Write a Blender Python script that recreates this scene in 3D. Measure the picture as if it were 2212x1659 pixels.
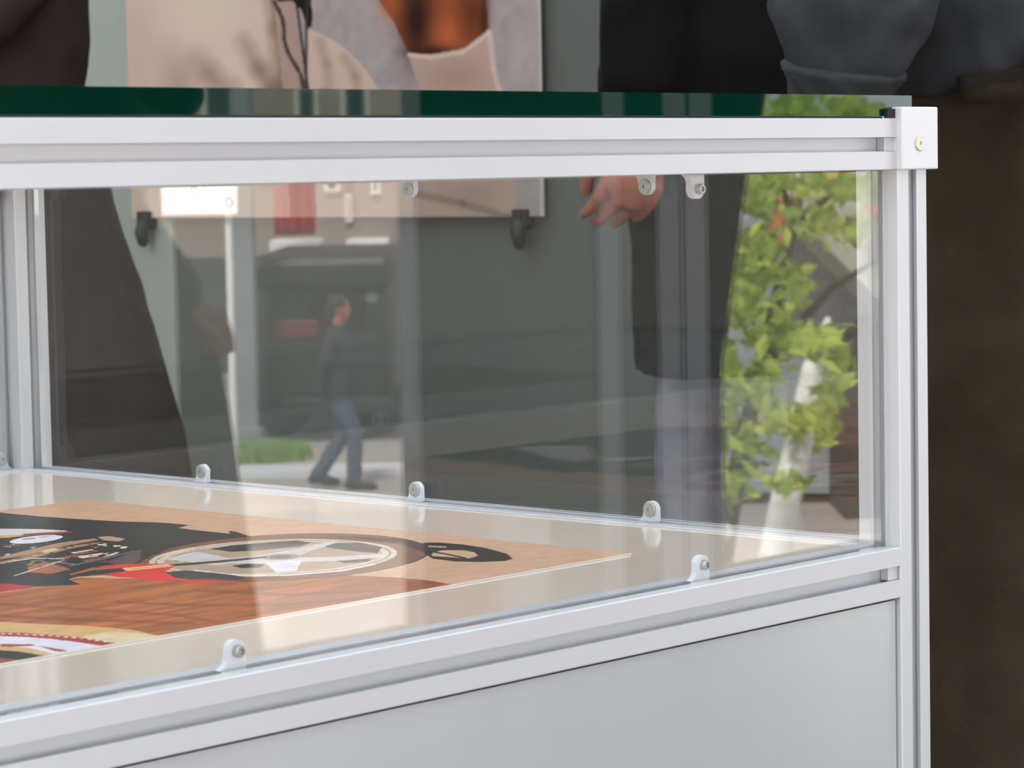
import bpy, bmesh, math, random
import numpy as np
from mathutils import Vector, Matrix
C = bpy.context
SC = C.scene
for o in list(bpy.data.objects): bpy.data.objects.remove(o)
COL = SC.collection
PI = math.pi
rnd = random.Random(7)

# ------------------------------------------------------------------ camera (picture frame 2212 x 1659)
W, HH = 2212, 1659
FPX, YAW, PITCH, ROLL = 6220.6, 0.83802, 0.07489, -0.01842
CAM = np.array([-1.43323, -0.95724, -0.02469])
def cam_axes():
    cy, sy, cp, sp = math.cos(YAW), math.sin(YAW), math.cos(PITCH), math.sin(PITCH)
    f = np.array([sy*cp, cy*cp, -sp]); r = np.array([cy, -sy, 0.]); u = np.cross(r, f)
    cr, sr = math.cos(ROLL), math.sin(ROLL)
    return cr*r+sr*u, -sr*r+cr*u, f
AR, AU, AF = cam_axes()
cam_d = bpy.data.cameras.new('camera'); cam = bpy.data.objects.new('camera', cam_d); COL.objects.link(cam)
cam_d.sensor_fit = 'HORIZONTAL'; cam_d.sensor_width = 36; cam_d.lens = FPX/W*36
cam_d.clip_start = .05; cam_d.clip_end = 300
cam_d.dof.use_dof = True; cam_d.dof.focus_distance = 1.82; cam_d.dof.aperture_fstop = 30
M = Matrix.Identity(4)
for i in range(3):
    M[i][0], M[i][1], M[i][2], M[i][3] = AR[i], AU[i], -AF[i], CAM[i]
cam.matrix_world = M
SC.camera = cam

# ------------------------------------------------------------------ light: bright overcast sky with soft high sun, stage under a roof
wd = bpy.data.worlds.new('sky'); SC.world = wd; wd.use_nodes = True
bg = wd.node_tree.nodes['Background']
bg.inputs['Color'].default_value = (.90, .95, 1.0, 1); bg.inputs['Strength'].default_value = 3.3
sun_d = bpy.data.lights.new('sun', 'SUN'); sun_d.energy = 15; sun_d.angle = math.radians(12); sun_d.color = (1, .96, .91)
sun = bpy.data.objects.new('sun', sun_d); COL.objects.link(sun)
sun.rotation_euler = Vector((.55, -.28, -.8)).to_track_quat('-Z', 'Y').to_euler()
SC.view_settings.view_transform = 'Standard'; SC.view_settings.look = 'None'
SC.view_settings.gamma = 1; SC.view_settings.use_curve_mapping = False
SC.view_settings.exposure = 0.0

# ------------------------------------------------------------------ helpers
FLOOR = -0.86          # stage floor (zero is the top of the case rail)
STREET = -2.95
GY = .007              # outer face plane of the front pane
def ray(x, y): return AF + (x-W/2)/FPX*AR - (y-HH/2)/FPX*AU
def at(x, y, d): return Vector(CAM + ray(x, y)*d)
def onz(x, y, z): q = ray(x, y); return CAM + q*(z-CAM[2])/q[2]
def onx(x, y, X): q = ray(x, y); return CAM + q*(X-CAM[0])/q[0]
def mir(v): return Vector((v[0], 2*GY-v[1], v[2]))
def mat_(x, y, d): return mir(at(x, y, d))          # a place outdoors that the front pane mirrors
def s2l(c):
    return tuple((v/255/12.92 if v/255 <= .04045 else ((v/255+.055)/1.055)**2.4) for v in c[:3])

def material(name, col, rough=.5, metal=0, spec=.5, noise=0, nscale=20, bump=0, bscale=60, stretch=None, coat=0):
    m = bpy.data.materials.new(name); m.use_nodes = True
    nt = m.node_tree; b = nt.nodes['Principled BSDF']
    c = s2l(col) + (1,)
    b.inputs['Base Color'].default_value = c; b.inputs['Roughness'].default_value = rough
    b.inputs['Metallic'].default_value = metal; b.inputs['Specular IOR Level'].default_value = spec
    b.inputs['Coat Weight'].default_value = coat
    if noise or bump:
        tc = nt.nodes.new('ShaderNodeTexCoord'); mp = nt.nodes.new('ShaderNodeMapping')
        nt.links.new(tc.outputs['Object'], mp.inputs['Vector'])
        if stretch: mp.inputs['Scale'].default_value = stretch
    if noise:
        n = nt.nodes.new('ShaderNodeTexNoise'); n.inputs['Scale'].default_value = nscale; n.inputs['Detail'].default_value = 5
        nt.links.new(mp.outputs[0], n.inputs['Vector'])
        r = nt.nodes.new('ShaderNodeValToRGB')
        r.color_ramp.elements[0].position = .3; r.color_ramp.elements[1].position = .7
        r.color_ramp.elements[0].color = tuple(v*(1-noise) for v in c[:3])+(1,)
        r.color_ramp.elements[1].color = tuple(min(1, v*(1+noise)) for v in c[:3])+(1,)
        nt.links.new(n.outputs['Fac'], r.inputs['Fac']); nt.links.new(r.outputs['Color'], b.inputs['Base Color'])
    if bump:
        n2 = nt.nodes.new('ShaderNodeTexNoise'); n2.inputs['Scale'].default_value = bscale; n2.inputs['Detail'].default_value = 4
        nt.links.new(mp.outputs[0], n2.inputs['Vector'])
        bp = nt.nodes.new('ShaderNodeBump'); bp.inputs['Strength'].default_value = bump; bp.inputs['Distance'].default_value = .01
        nt.links.new(n2.outputs['Fac'], bp.inputs['Height']); nt.links.new(bp.outputs['Normal'], b.inputs['Normal'])
    return m

def glass_material(name, tint):
    """clear sheet: each face mirrors by Fresnel and lets the rest straight through"""
    m = bpy.data.materials.new(name); m.use_nodes = True
    nt = m.node_tree; nt.nodes.clear(); N = nt.nodes.new; L = nt.links.new
    g = N('ShaderNodeNewGeometry'); dot = N('ShaderNodeVectorMath'); dot.operation = 'DOT_PRODUCT'
    L(g.outputs['Incoming'], dot.inputs[0]); L(g.outputs['Normal'], dot.inputs[1])
    ab = N('ShaderNodeMath'); ab.operation = 'ABSOLUTE'; L(dot.outputs['Value'], ab.inputs[0])
    om = N('ShaderNodeMath'); om.operation = 'SUBTRACT'; om.inputs[0].default_value = 1; L(ab.outputs[0], om.inputs[1])
    pw = N('ShaderNodeMath'); pw.operation = 'POWER'; pw.inputs[1].default_value = 4.1; L(om.outputs[0], pw.inputs[0])
    ma = N('ShaderNodeMath'); ma.operation = 'MULTIPLY_ADD'; ma.inputs[1].default_value = .957; ma.inputs[2].default_value = .043
    L(pw.outputs[0], ma.inputs[0])
    t = N('ShaderNodeBsdfTransparent'); t.inputs['Color'].default_value = tint+(1,)
    gl = N('ShaderNodeBsdfGlossy'); gl.inputs['Roughness'].default_value = .0
    gl.inputs['Color'].default_value = (1, 1, 1, 1)
    mx = N('ShaderNodeMixShader'); L(ma.outputs[0], mx.inputs[0]); L(t.outputs[0], mx.inputs[1]); L(gl.outputs[0], mx.inputs[2])
    o = N('ShaderNodeOutputMaterial'); L(mx.outputs[0], o.inputs['Surface'])
    return m

def print_material(name, rough=.35, spec=.4, grain=.0):
    m = bpy.data.materials.new(name); m.use_nodes = True
    nt = m.node_tree; b = nt.nodes['Principled BSDF']
    a = nt.nodes.new('ShaderNodeVertexColor'); a.layer_name = 'print'
    nt.links.new(a.outputs['Color'], b.inputs['Base Color'])
    b.inputs['Roughness'].default_value = rough; b.inputs['Specular IOR Level'].default_value = spec
    return m

def tag(o, label=None, cat=None, group=None, kind=None):
    if label: o['label'] = label
    if cat: o['category'] = cat
    if group: o['group'] = group
    if kind: o['kind'] = kind
    return o
def empty(name, loc=(0, 0, 0), rz=0):
    o = bpy.data.objects.new(name, None); COL.objects.link(o); o.location = loc; o.rotation_euler = (0, 0, rz)
    o.empty_display_size = .05
    return o
def link(name, bm, mats, parent=None, smooth=False, loc=None):
    me = bpy.data.meshes.new(name); bmesh.ops.recalc_face_normals(bm, faces=bm.faces); bm.to_mesh(me); bm.free()
    for m in (mats if isinstance(mats, (list, tuple)) else [mats]): me.materials.append(m)
    if smooth:
        for p in me.polygons: p.use_smooth = True
    o = bpy.data.objects.new(name, me); COL.objects.link(o)
    if parent: o.parent = parent
    if loc is not None: o.location = loc
    return o
def copy_tree(o, parent=None):
    c = o.copy(); COL.objects.link(c); c.parent = parent
    for ch in list(o.children): copy_tree(ch, c)
    return c
def box(bm, lo, hi, mi=0, bevel=0, xf=None):
    vs = [bm.verts.new((x, y, z)) for x in (lo[0], hi[0]) for y in (lo[1], hi[1]) for z in (lo[2], hi[2])]
    fs = []
    for idx in ((0, 1, 3, 2), (4, 6, 7, 5), (0, 4, 5, 1), (2, 3, 7, 6), (0, 2, 6, 4), (1, 5, 7, 3)):
        f = bm.faces.new([vs[i] for i in idx]); f.material_index = mi; fs.append(f)
    if bevel:
        es = list({e for f in fs for e in f.edges})
        r = bmesh.ops.bevel(bm, geom=es, offset=bevel, segments=2, affect='EDGES', profile=.5)
        vs = list({v for f in r['faces'] for v in f.verts} | {v for v in vs if v.is_valid})
    if xf is not None:
        for v in vs: v.co = xf @ v.co
    return fs
def boxm(lo, hi, bevel=0, xf=None):
    bm = bmesh.new(); box(bm, lo, hi, 0, bevel, xf); return bm
def loft(bm, rings, cap=True, mi=0):
    vr = [[bm.verts.new(p) for p in r] for r in rings]; n = len(rings[0])
    for a, b in zip(vr, vr[1:]):
        for i in range(n):
            f = bm.faces.new((a[i], a[(i+1) % n], b[(i+1) % n], b[i])); f.material_index = mi
    if cap:
        f = bm.faces.new(list(reversed(vr[0]))); f.material_index = mi
        f = bm.faces.new(vr[-1]); f.material_index = mi
def tube(bm, pts, rad, n=14, flat=1.0, side=None):
    """tapered limb through points; flat squeezes it along `side`"""
    pts = [Vector(p) for p in pts]; rings = []
    for i, p in enumerate(pts):
        d = (pts[min(i+1, len(pts)-1)]-pts[max(i-1, 0)]).normalized()
        ref = Vector(side) if side is not None else (Vector((1, 0, 0)) if abs(d.x) < .8 else Vector((0, 1, 0)))
        a = (ref-d*ref.dot(d)).normalized(); b = d.cross(a); r = rad[i]
        rings.append([p+a*math.cos(t)*r*flat+b*math.sin(t)*r for t in [2*PI*k/n for k in range(n)]])
    d0 = (pts[0]-pts[1]).normalized(); d1 = (pts[-1]-pts[-2]).normalized()
    def shrink(r, c, d, q, k): return [c+(v-c)*k+d*q for v in r]
    rings = [shrink(rings[0], pts[0], d0, rad[0]*.7, .5)] + rings + [shrink(rings[-1], pts[-1], d1, rad[-1]*.7, .5)]
    loft(bm, rings)
def ell(bm, c, r, n=16, m=10, rot=None):
    c = Vector(c); rings = []
    for j in range(1, m):
        a = PI*j/m
        ring = []
        for k in range(n):
            t = 2*PI*k/n
            v = Vector((r[0]*math.sin(a)*math.cos(t), r[1]*math.sin(a)*math.sin(t), r[2]*math.cos(a)))
            if rot is not None: v = rot @ v
            ring.append(c+v)
        rings.append(ring)
    loft(bm, rings)
def ering(c, rx, ry, n=28, tilt=(0, 0), ph=0, wob=0, seed=0):
    rr = random.Random(seed); k1 = rr.uniform(0, 6); out = []
    for k in range(n):
        t = 2*PI*k/n+ph; w = 1+wob*math.sin(3*t+k1)+wob*.6*math.sin(7*t+2*k1)
        x, y = rx*math.cos(t)*w, ry*math.sin(t)*w
        out.append(Vector((c[0]+x, c[1]+y, c[2]+x*tilt[0]+y*tilt[1])))
    return out

# ------------------------------------------------------------------ materials
ALU = material('anodised_aluminium', (204, 206, 210), .42, .35, .5, noise=.015, nscale=8, bump=.02, bscale=900)
SHEET = material('brushed_aluminium_sheet', (206, 210, 215), .27, .5, .5, noise=.06, nscale=5, bump=.006, bscale=260, stretch=(1, 1, .25))
WHITE = material('white_plastic', (222, 223, 228), .35)
STEEL = material('zinc_plated_screw', (190, 190, 185), .32, .85)
SCREW = material('nickel_screw', (206, 204, 186), .35, .5)
DARKH = material('socket_shadow_metal', (40, 40, 40), .6, .3)
RUBBER = material('black_rubber', (18, 20, 19), .7)
GLASS = glass_material('clear_pane', (.985, .99, .985))
GEDGE = material('green_glass_edge', (3, 40, 30), .02, 0, .55)
BOARD = material('cream_laminate', (232, 216, 202), .09, 0, .6, noise=.015, nscale=4)
FOAM = material('white_foam_edge', (240, 234, 226), .6)

# ------------------------------------------------------------------ the stage and the street
STAGE = material('stage_boards', (84, 70, 60), .5, noise=.25, nscale=6, stretch=(.3, 6, 1))
PAVE = material('pale_paving', (178, 168, 160), .8, noise=.12, nscale=1.2)
GREYW = material('grey_green_wall', (101, 103, 96), .7, noise=.03, nscale=3)
PALEW = material('pale_wall_panel', (176, 181, 170), .7, noise=.03, nscale=3)
ROOFM = bpy.data.materials.new('added_canvas_roof'); ROOFM.use_nodes = True  # invented canvas, made translucent so the unseen roof lights the shelf
nt = ROOFM.node_tree; b = nt.nodes['Principled BSDF']; b.inputs['Base Color'].default_value = (.7, .7, .69, 1); b.inputs['Roughness'].default_value = .9
tl = nt.nodes.new('ShaderNodeBsdfTranslucent'); tl.inputs['Color'].default_value = (.80, .83, .87, 1)
mx = nt.nodes.new('ShaderNodeMixShader'); mx.inputs[0].default_value = .56
nt.links.new(b.outputs[0], mx.inputs[1]); nt.links.new(tl.outputs[0], mx.inputs[2]); nt.links.new(mx.outputs[0], nt.nodes['Material Output'].inputs['Surface'])
VALM = material('added_valance', (120, 122, 120), .9)
def structure(name, bm, m, parent=None):
    o = link(name, bm, m, parent); tag(o, kind='structure'); return o
X0, X1, Y0, Y1 = -7.6, 2.6, -2.7, 4.6
ROOFZ = 1.7
fl = empty('floor', (0, 0, FLOOR)); tag(fl, kind='structure')
link('platform', boxm((X0, Y0, STREET-FLOOR), (X1+1.2, Y1, -.03)), STAGE, fl)
pb = None
for i in range(38):                       # boards laid along the case front
    y = Y0+i*(Y1-Y0)/38
    if pb is None:
        pb = link('plank', boxm((X0, 0, -.0301), (X1+1.2, (Y1-Y0)/38-.006, 0)), STAGE, fl); o = pb
    else:
        o = pb.copy(); COL.objects.link(o)
    o.location = (0, y, 0)
structure('wall_right', boxm((X1, Y0+2.2, FLOOR), (X1+.12, Y1, ROOFZ)), GREYW)
wy = onx(385, 600, X1)[1]
wr = bpy.data.objects['wall_right']
pp = link('wall_panel', boxm((X1-.012, wy, FLOOR), (X1-.0005, Y1-.02, ROOFZ-.01)), PALEW, wr); pp['label'] = 'paler grey wall panel left of the poster clamp'
structure('wall_back', boxm((X0, Y1, FLOOR), (X1+.12, Y1+.12, ROOFZ)), GREYW)
structure('ceiling', boxm((X0, Y0, ROOFZ), (X1+1.2, Y1+.12, ROOFZ+.03)), ROOFM)  # unseen roof, drawn forward to keep sky light off the case
structure('light_block_valance', boxm((X0, Y0-.02, .36), (X1+1.2, Y0, ROOFZ+.03)), VALM)  # unseen valance added to cut the light on the case front
structure('street_ground', boxm((-1500, -1500, STREET-.2), (1500, 1500, STREET)), PAVE)

# ------------------------------------------------------------------ display case of slotted aluminium profile
S = .03; HG = .22152; ZL = -S-HG; L = .85; LX = 1.72
def profile_pts():
    q = [(-15, -15), (-4.1, -15), (-4.1, -12.9), (-8.2, -12.9), (-8.2, -10.4), (-4.6, -7), (4.6, -7), (8.2, -10.4), (8.2, -12.9), (4.1, -12.9), (4.1, -15)]
    q = [(-14.4, -15)] + q[1:] + [(14.4, -15)]
    out = []
    for k in range(4):
        c, s = (1, 0, -1, 0)[k], (0, 1, 0, -1)[k]
        out += [((x*c-y*s)/1000, (x*s+y*c)/1000) for x, y in q]
    return out
PP = profile_pts()
def profile(axis, a, b, c1, c2):
    """bar along axis from a to b, centre at (c1, c2) on the two other axes"""
    bm = bmesh.new(); rings = []
    for t in (a, b):
        if axis == 'x': rings.append([(t, c1+u, c2+v) for u, v in PP])
        if axis == 'y': rings.append([(c1+u, t, c2+v) for u, v in PP])
        if axis == 'z': rings.append([(c1+u, c2+v, t) for u, v in PP])
    loft(bm, rings); return bm
case = empty('display_case', (0, 0, FLOOR))
tag(case, 'aluminium framed glass display case with cream shelf and metal lower panel', 'display case')
PZ = -FLOOR
inv = Matrix.Translation((0, 0, -FLOOR))
def part(name, bm, m, parent=case, smooth=False):
    o = link(name, bm, m, None, smooth)
    o.data.transform(inv); o.parent = case; return o
h = S/2
for x in (-h, -LX+h):
    for y in (h, L-h): part('post', profile('z', FLOOR, -.0005 if not (x == -h and y == h) else -S+.0005, x, y), ALU)
for z in (-h, ZL-h, FLOOR+.08):
    for y in (h, L-h): part('rail', profile('x', -LX+S+.0003, -S-.0003, y, z), ALU)
    for x in (-h, -LX+h): part('rail', profile('y', S+.0003, L-S-.0003, x, z), ALU)
# small blocks that close the slot ends by the front corner post
for z in (-h, ZL-h): part('slot_insert', boxm((-S-.0098, .0022, z-.0041), (-S-.0004, .0078, z+.0041), .0004), ALU)
# panes (outside the clips)
part('pane', boxm((-LX+S+.001, GY, ZL+.0006), (-S-.001, GY+.004, -S-.0006)), GLASS)['label'] = 'front glass pane mirroring trees and street'
part('pane', boxm((-GY-.004, S+.001, ZL+.0006), (-GY, L-S-.001, -S-.0006)), GLASS)['label'] = 'right end glass pane'
part('pane', boxm((-LX+S+.001, L-GY-.004, ZL+.0006), (-S-.001, L-GY, -S-.0006)), GLASS)['label'] = 'back glass pane'
part('pane', boxm((-LX+GY, S+.001, ZL+.0006), (-LX+GY+.004, L-S-.001, -S-.0006)), GLASS)['label'] = 'left end glass pane'
# shelf board and lower metal panels
part('shelf_board', boxm((-LX+S, S, ZL-.012), (-S, L-S, ZL-.0012)), BOARD)['label'] = 'glossy cream shelf board'
part('panel', boxm((-LX+S+.001, .0035, FLOOR+.1), (-S-.0012, .0055, ZL-S-.0016)), SHEET)['label'] = 'brushed metal panel below the glass'
part('panel', boxm((-.0055, S+.001, FLOOR+.1), (-.0035, L-S-.001, ZL-S-.0016)), SHEET)['label'] = 'brushed metal end panel'
part('panel', boxm((-LX+S+.001, L-.0055, FLOOR+.1), (-S-.0012, L-.0035, ZL-S-.0016)), SHEET)
part('panel', boxm((-LX+.0035, S+.001, FLOOR+.1), (-LX+.0055, L-S-.001, ZL-S-.0016)), SHEET)
# corner cap with countersunk screw
part('corner_cap', boxm((-.0308, -.004, -.0300), (.0066, .034, .0066), .0009), WHITE)['label'] = 'white plastic corner cap'
def hexscrew(n0, n1, r0, r1, hexr, depth):
    """screw along +z: head at n0 (facing -z), shank to n1"""
    bm = bmesh.new(); n = 24
    def ring(r, z): return [Vector((r*math.cos(2*PI*k/n), r*math.sin(2*PI*k/n), z)) for k in range(n)]
    def hx(r, z):
        out = []
        for k in range(n):
            t = 2*PI*k/n; q = math.cos(PI/6)/math.cos((t % (PI/3))-PI/6); out.append(Vector((r*q*math.cos(t), r*q*math.sin(t), z)))
        return out
    rings = [hx(hexr, n0+depth), hx(hexr, n0), ring(hexr*1.25, n0), ring(r0*.92, n0), ring(r0, n0+.0003), ring(r0, n0+.0013), ring(r1, n0+.0014), ring(r1, n1-.0006), ring(r1*.86, n1), ring(r1*.55, n1), ring(r1*.45, n1-.0012)]
    loft(bm, rings); return bm
def frame_to(o, c, xa, ya, za):
    m = Matrix.Identity(4)
    for i in range(3): m[i][0], m[i][1], m[i][2], m[i][3] = xa[i], ya[i], za[i], c[i]
    return m
bm = hexscrew(-.0008, .012, .0047, .003, .0012, .0016)
sm = frame_to(None, (-.0131, -.0041, -.0146), (1, 0, 0), (0, 0, 1), (0, 1, 0))
bm.transform(sm)
part('cap_screw', bm, SCREW)['label'] = 'pale nickel hex screw'
bm = bmesh.new(); loft(bm, [[Vector((.0011*math.cos(k*PI/3), .0011*math.sin(k*PI/3), z)) for k in range(6)] for z in (.0002, .0006)]); bm.transform(sm)
part('screw_socket', bm, DARKH)

# pane clips: tab with a flared foot, hex screw through it
def clip_mesh():
    pts = [(-.0105, 0), (-.0085, .0008), (-.0068, .0022), (-.0058, .0042), (-.0055, .0075)]
    pts += [(.0055*math.cos(a), .0078+.0055*math.sin(a)) for a in [PI-PI*k/12 for k in range(13)]]
    pts += [(.0055, 0)]
    bm = bmesh.new(); rings = [[Vector((t, n, z)) for t, z in pts] for n in (-.0019, .0019)]
    loft(bm, rings); return bm
bm = clip_mesh(); clip_me = bpy.data.meshes.new('glass_clip'); bmesh.ops.recalc_face_normals(bm, faces=bm.faces); bm.to_mesh(clip_me); bm.free(); clip_me.materials.append(WHITE)
bm = hexscrew(-.0034, .0052, .0048, .0029, .0013, .0016)
bm.transform(Matrix(((1, 0, 0, 0), (0, 0, 1, 0), (0, -1, 0, .0080), (0, 0, 0, 1))))
scr_me = bpy.data.meshes.new('clip_screw'); bmesh.ops.recalc_face_normals(bm, faces=bm.faces); bm.to_mesh(scr_me); bm.free(); scr_me.materials.append(STEEL)
def clip(c, t, n, up):
    """t along the rail (foot flares towards -t), n outwards to the pane, up = +1 on lower rails, -1 under top rails"""
    o = bpy.data.objects.new('glass_clip', clip_me); COL.objects.link(o); o.parent = case
    o.matrix_local = frame_to(None, (c[0], c[1], c[2]-FLOOR), t, n, (0, 0, up))
    s = bpy.data.objects.new('clip_screw', scr_me); COL.objects.link(s); s.parent = o
clip_f = .0145
for X in (-.2, -.546, -.95, -1.35):
    clip((X, clip_f+.0015, ZL), (1, 0, 0), (0, -1, 0), 1); clip((X, clip_f+.0015, -S), (1, 0, 0), (0, -1, 0), -1)
for Y in (.200, .408, .626):
    clip((-clip_f-.0015, Y, ZL), (0, -1, 0), (1, 0, 0), 1); clip((-clip_f-.0015, Y, -S), (0, -1, 0), (1, 0, 0), -1)
for X in (-.0405, -.4, -.8, -1.2):
    clip((X, L-clip_f-.0015, ZL), (-1, 0, 0), (0, 1, 0), 1); clip((X, L-clip_f-.0015, -S), (-1, 0, 0), (0, 1, 0), -1)
# black strips added for the shade under the glass top, and the corner stop
part('gap_shade_strip', boxm((-LX, .0036, .0001), (-.04, .018, .0012)), RUBBER); part('gap_shade_strip', boxm((-LX, L-.018, .0001), (-.04, L-.0036, .0012)), RUBBER)
part('rubber_stop', boxm((-.0395, .0004, .0002), (-.0315, .0028, .0055)), RUBBER)

# glass top plate: clear faces, dark green polished edge
bm = bmesh.new(); fs = box(bm, (-LX-.03, .0032, .0013), (-.0102, L-.003, .0134))
for f in fs: f.material_index = 0 if abs(f.normal.z) > .5 else 1
bmesh.ops.recalc_face_normals(bm, faces=bm.faces)
for f in bm.faces: f.material_index = 0 if abs(f.normal.z) > .5 else 1
gt = link('glass_top', bm, [GLASS, GEDGE]); tag(gt, 'thick glass table top with green edge resting on the aluminium frame', 'glass top')

# ------------------------------------------------------------------ flat prints: colour per point of a fine grid
def inpoly(px, py, poly):
    ins = np.zeros(px.shape, bool); n = len(poly); j = n-1
    for i in range(n):
        xi, yi = poly[i]; xj, yj = poly[j]
        if yi != yj:
            c = ((yi > py) != (yj > py)) & (px < (xj-xi)*(py-yi)/(yj-yi)+xi); ins ^= c
        j = i
    return ins
def smooth_noise(u, v, su, sv, seed):
    r = np.random.RandomState(seed); g = r.rand(64, 64)
    a, b = (u*su) % 63, (v*sv) % 63
    i, j = a.astype(int), b.astype(int); fa, fb = a-i, b-j
    fa, fb = fa*fa*(3-2*fa), fb*fb*(3-2*fb)
    return (g[i, j]*(1-fa)+g[(i+1) % 64, j]*fa)*(1-fb)+(g[i, (j+1) % 64]*(1-fa)+g[(i+1) % 64, (j+1) % 64]*fa)*fb
class Paint:
    def __init__(s, px, py, base): s.x, s.y = px, py; s.c = np.zeros(px.shape+(3,)); s.c[:] = base
    def poly(s, pts, col, a=1.):
        m = inpoly(s.x, s.y, pts); s.c[m] = s.c[m]*(1-a)+np.array(col)*a
    def ellipse(s, cx, cy, a, b, slope, col, inner=0):
        X = s.x-cx; Y = s.y-cy-slope*X; q = (X/a)**2+(Y/b)**2
        m = (q <= 1) & (q >= inner**2); s.c[m] = col
    def line(s, pts, w, col, soft=0, a=1.):
        for (x0, y0), (x1, y1) in zip(pts, pts[1:]):
            dx, dy = x1-x0, y1-y0; l2 = dx*dx+dy*dy+1e-9
            t = np.clip(((s.x-x0)*dx+(s.y-y0)*dy)/l2, 0, 1)
            d = np.hypot(s.x-x0-t*dx, s.y-y0-t*dy)
            if soft: k = np.clip((w+soft-d)/soft, 0, 1)*a
            else: k = (d <= w)*a
            s.c = s.c*(1-k[..., None])+np.array(col)*k[..., None]
    def blob(s, cx, cy, rx, ry, col, a=1.):
        k = np.exp(-(((s.x-cx)/rx)**2+((s.y-cy)/ry)**2))*a
        s.c = s.c*(1-k[..., None])+np.array(col)*k[..., None]
def grid_print(name, P, cols, m, back=None):
    """P: (nu,nv,3) points, cols srgb 0..255"""
    nu, nv = P.shape[:2]
    me = bpy.data.meshes.new(name); idx = np.arange(nu*nv).reshape(nu, nv)
    q = np.stack([idx[:-1, :-1], idx[1:, :-1], idx[1:, 1:], idx[:-1, 1:]], -1).reshape(-1, 4)
    me.vertices.add(nu*nv); me.vertices.foreach_set('co', P.reshape(-1).astype(np.float32))
    me.loops.add(q.size); me.loops.foreach_set('vertex_index', q.reshape(-1).astype(np.int32))
    me.polygons.add(len(q)); me.polygons.foreach_set('loop_start', np.arange(0, q.size, 4, dtype=np.int32))
    me.update(calc_edges=True)
    a = me.color_attributes.new('print', 'FLOAT_COLOR', 'POINT')
    c = np.clip(cols/255., 0, 1); lin = np.where(c <= .04045, c/12.92, ((c+.055)/1.055)**2.4)
    a.data.foreach_set('color', np.concatenate([lin, np.ones(lin.shape[:2]+(1,))], -1).reshape(-1).astype(np.float32))
    me.materials.append(m)
    o = bpy.data.objects.new(name, me); COL.objects.link(o); return o
def topx(P):
    d = P-CAM; z = d@AF
    return W/2+FPX*(d@AR)/z, HH/2-FPX*(d@AU)/z

# --- motorcycle photograph lying on the shelf
ZP = ZL-.0012+.0011
pc = np.array([-.1385, .1160])
nu, nv = 700, 520
U = np.linspace(0, 1, nu); V = np.linspace(0, 1, nv)
px0, px1, py0, py1 = -1.0, -.1385, .1160, .6130
GX, GYY = np.meshgrid(px0+(px1-px0)*U**.75, py0+(py1-py0)*V, indexing='ij')
P = np.stack([GX, GYY, np.full_like(GX, ZP)], -1)
ix, iy = topx(P)
pt = Paint(ix, iy, (206, 160, 126))
k = np.clip((ix)/1300, 0, 1)[..., None]; pt.c = pt.c*(1-k)+np.array((214, 172, 142))*k
pt.poly([(-900, 1560), (-900, 1281), (0, 1281), (100, 1266), (165, 1248), (300, 1250), (500, 1252), (640, 1249), (715, 1242), (790, 1244), (850, 1247), (920, 1253), (985, 1264), (600, 1340), (0, 1440)], (178, 98, 44))
# wood grain in the floor of the photograph
gr = smooth_noise(GX, GYY, 22, 160, 3)*.6+smooth_noise(GX, GYY, 60, 420, 4)*.4
wood = inpoly(ix, iy, [(-900, 1560), (-900, 1281), (0, 1281), (100, 1266), (165, 1248), (300, 1250), (500, 1252), (640, 1249), (715, 1242), (790, 1244), (850, 1247), (920, 1253), (985, 1264), (600, 1340), (0, 1440)])
pt.c[wood] *= (0.72+.5*gr[wood])[:, None]
kk = np.clip((ix-520)/420, 0, 1)*wood; pt.c = pt.c*(1-.35*kk[..., None])+np.array((112, 52, 26))*.35*kk[..., None]
for ln in ([(0, 1305), (130, 1313), (260, 1322), (380, 1328), (500, 1350)], [(0, 1330), (150, 1338), (300, 1342), (420, 1348)], [(250, 1300), (420, 1308), (600, 1306), (800, 1290)], [(420, 1275), (620, 1285), (820, 1276)]):
    pt.line(ln, 1.0, (112, 52, 26), 3.5, .5)
pt.poly([(-600, 1600), (-600, 1340), (0, 1343), (68, 1347), (163, 1351), (244, 1356), (298, 1363), (345, 1374), (300, 1400), (0, 1440)], (216, 172, 112))
pt.poly([(150, 1385), (190, 1372), (240, 1364), (300, 1368), (345, 1374), (260, 1400)], (226, 204, 160))
pt.poly([(-600, 1600), (-600, 1368), (0, 1366), (54, 1367), (136, 1373), (206, 1381), (252, 1390.5), (226, 1398), (0, 1440)], (168, 44, 40))
pt.poly([(-600, 1600), (-600, 1378), (0, 1374), (54, 1376), (108, 1380), (160, 1386), (196, 1391), (228, 1397), (150, 1411), (0, 1440)], (226, 221, 230))
for i in range(14):
    x = 6+i*17; pt.ellipse(x, 1369.2+.0001*x*x*3.2, 5, 1.1, .1, (240, 226, 220))
pt.poly([(0, 1391), (70, 1391.5), (78, 1395), (20, 1397), (0, 1396)], (170, 60, 55))
pt.poly([(80, 1394), (103, 1398), (140, 1404), (146, 1408), (120, 1407), (100, 1401)], (170, 60, 55))
pt.poly([(30, 1399), (60, 1400), (54, 1404), (36, 1403)], (180, 70, 60))
pt.poly([(-600, 1600), (-600, 1398), (0, 1396), (54, 1398.5), (90, 1405), (121, 1413.5), (0, 1440)], (206, 176, 122))
pt.poly([(-600, 1600), (-600, 1407), (0, 1404.5), (40, 1407), (68, 1411), (102, 1417.5), (0, 1440)], (36, 24, 24))
pt.poly([(-600, 1600), (-600, 1430), (0, 1421), (30, 1424), (55, 1427), (0, 1445)], (140, 80, 52))
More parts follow.
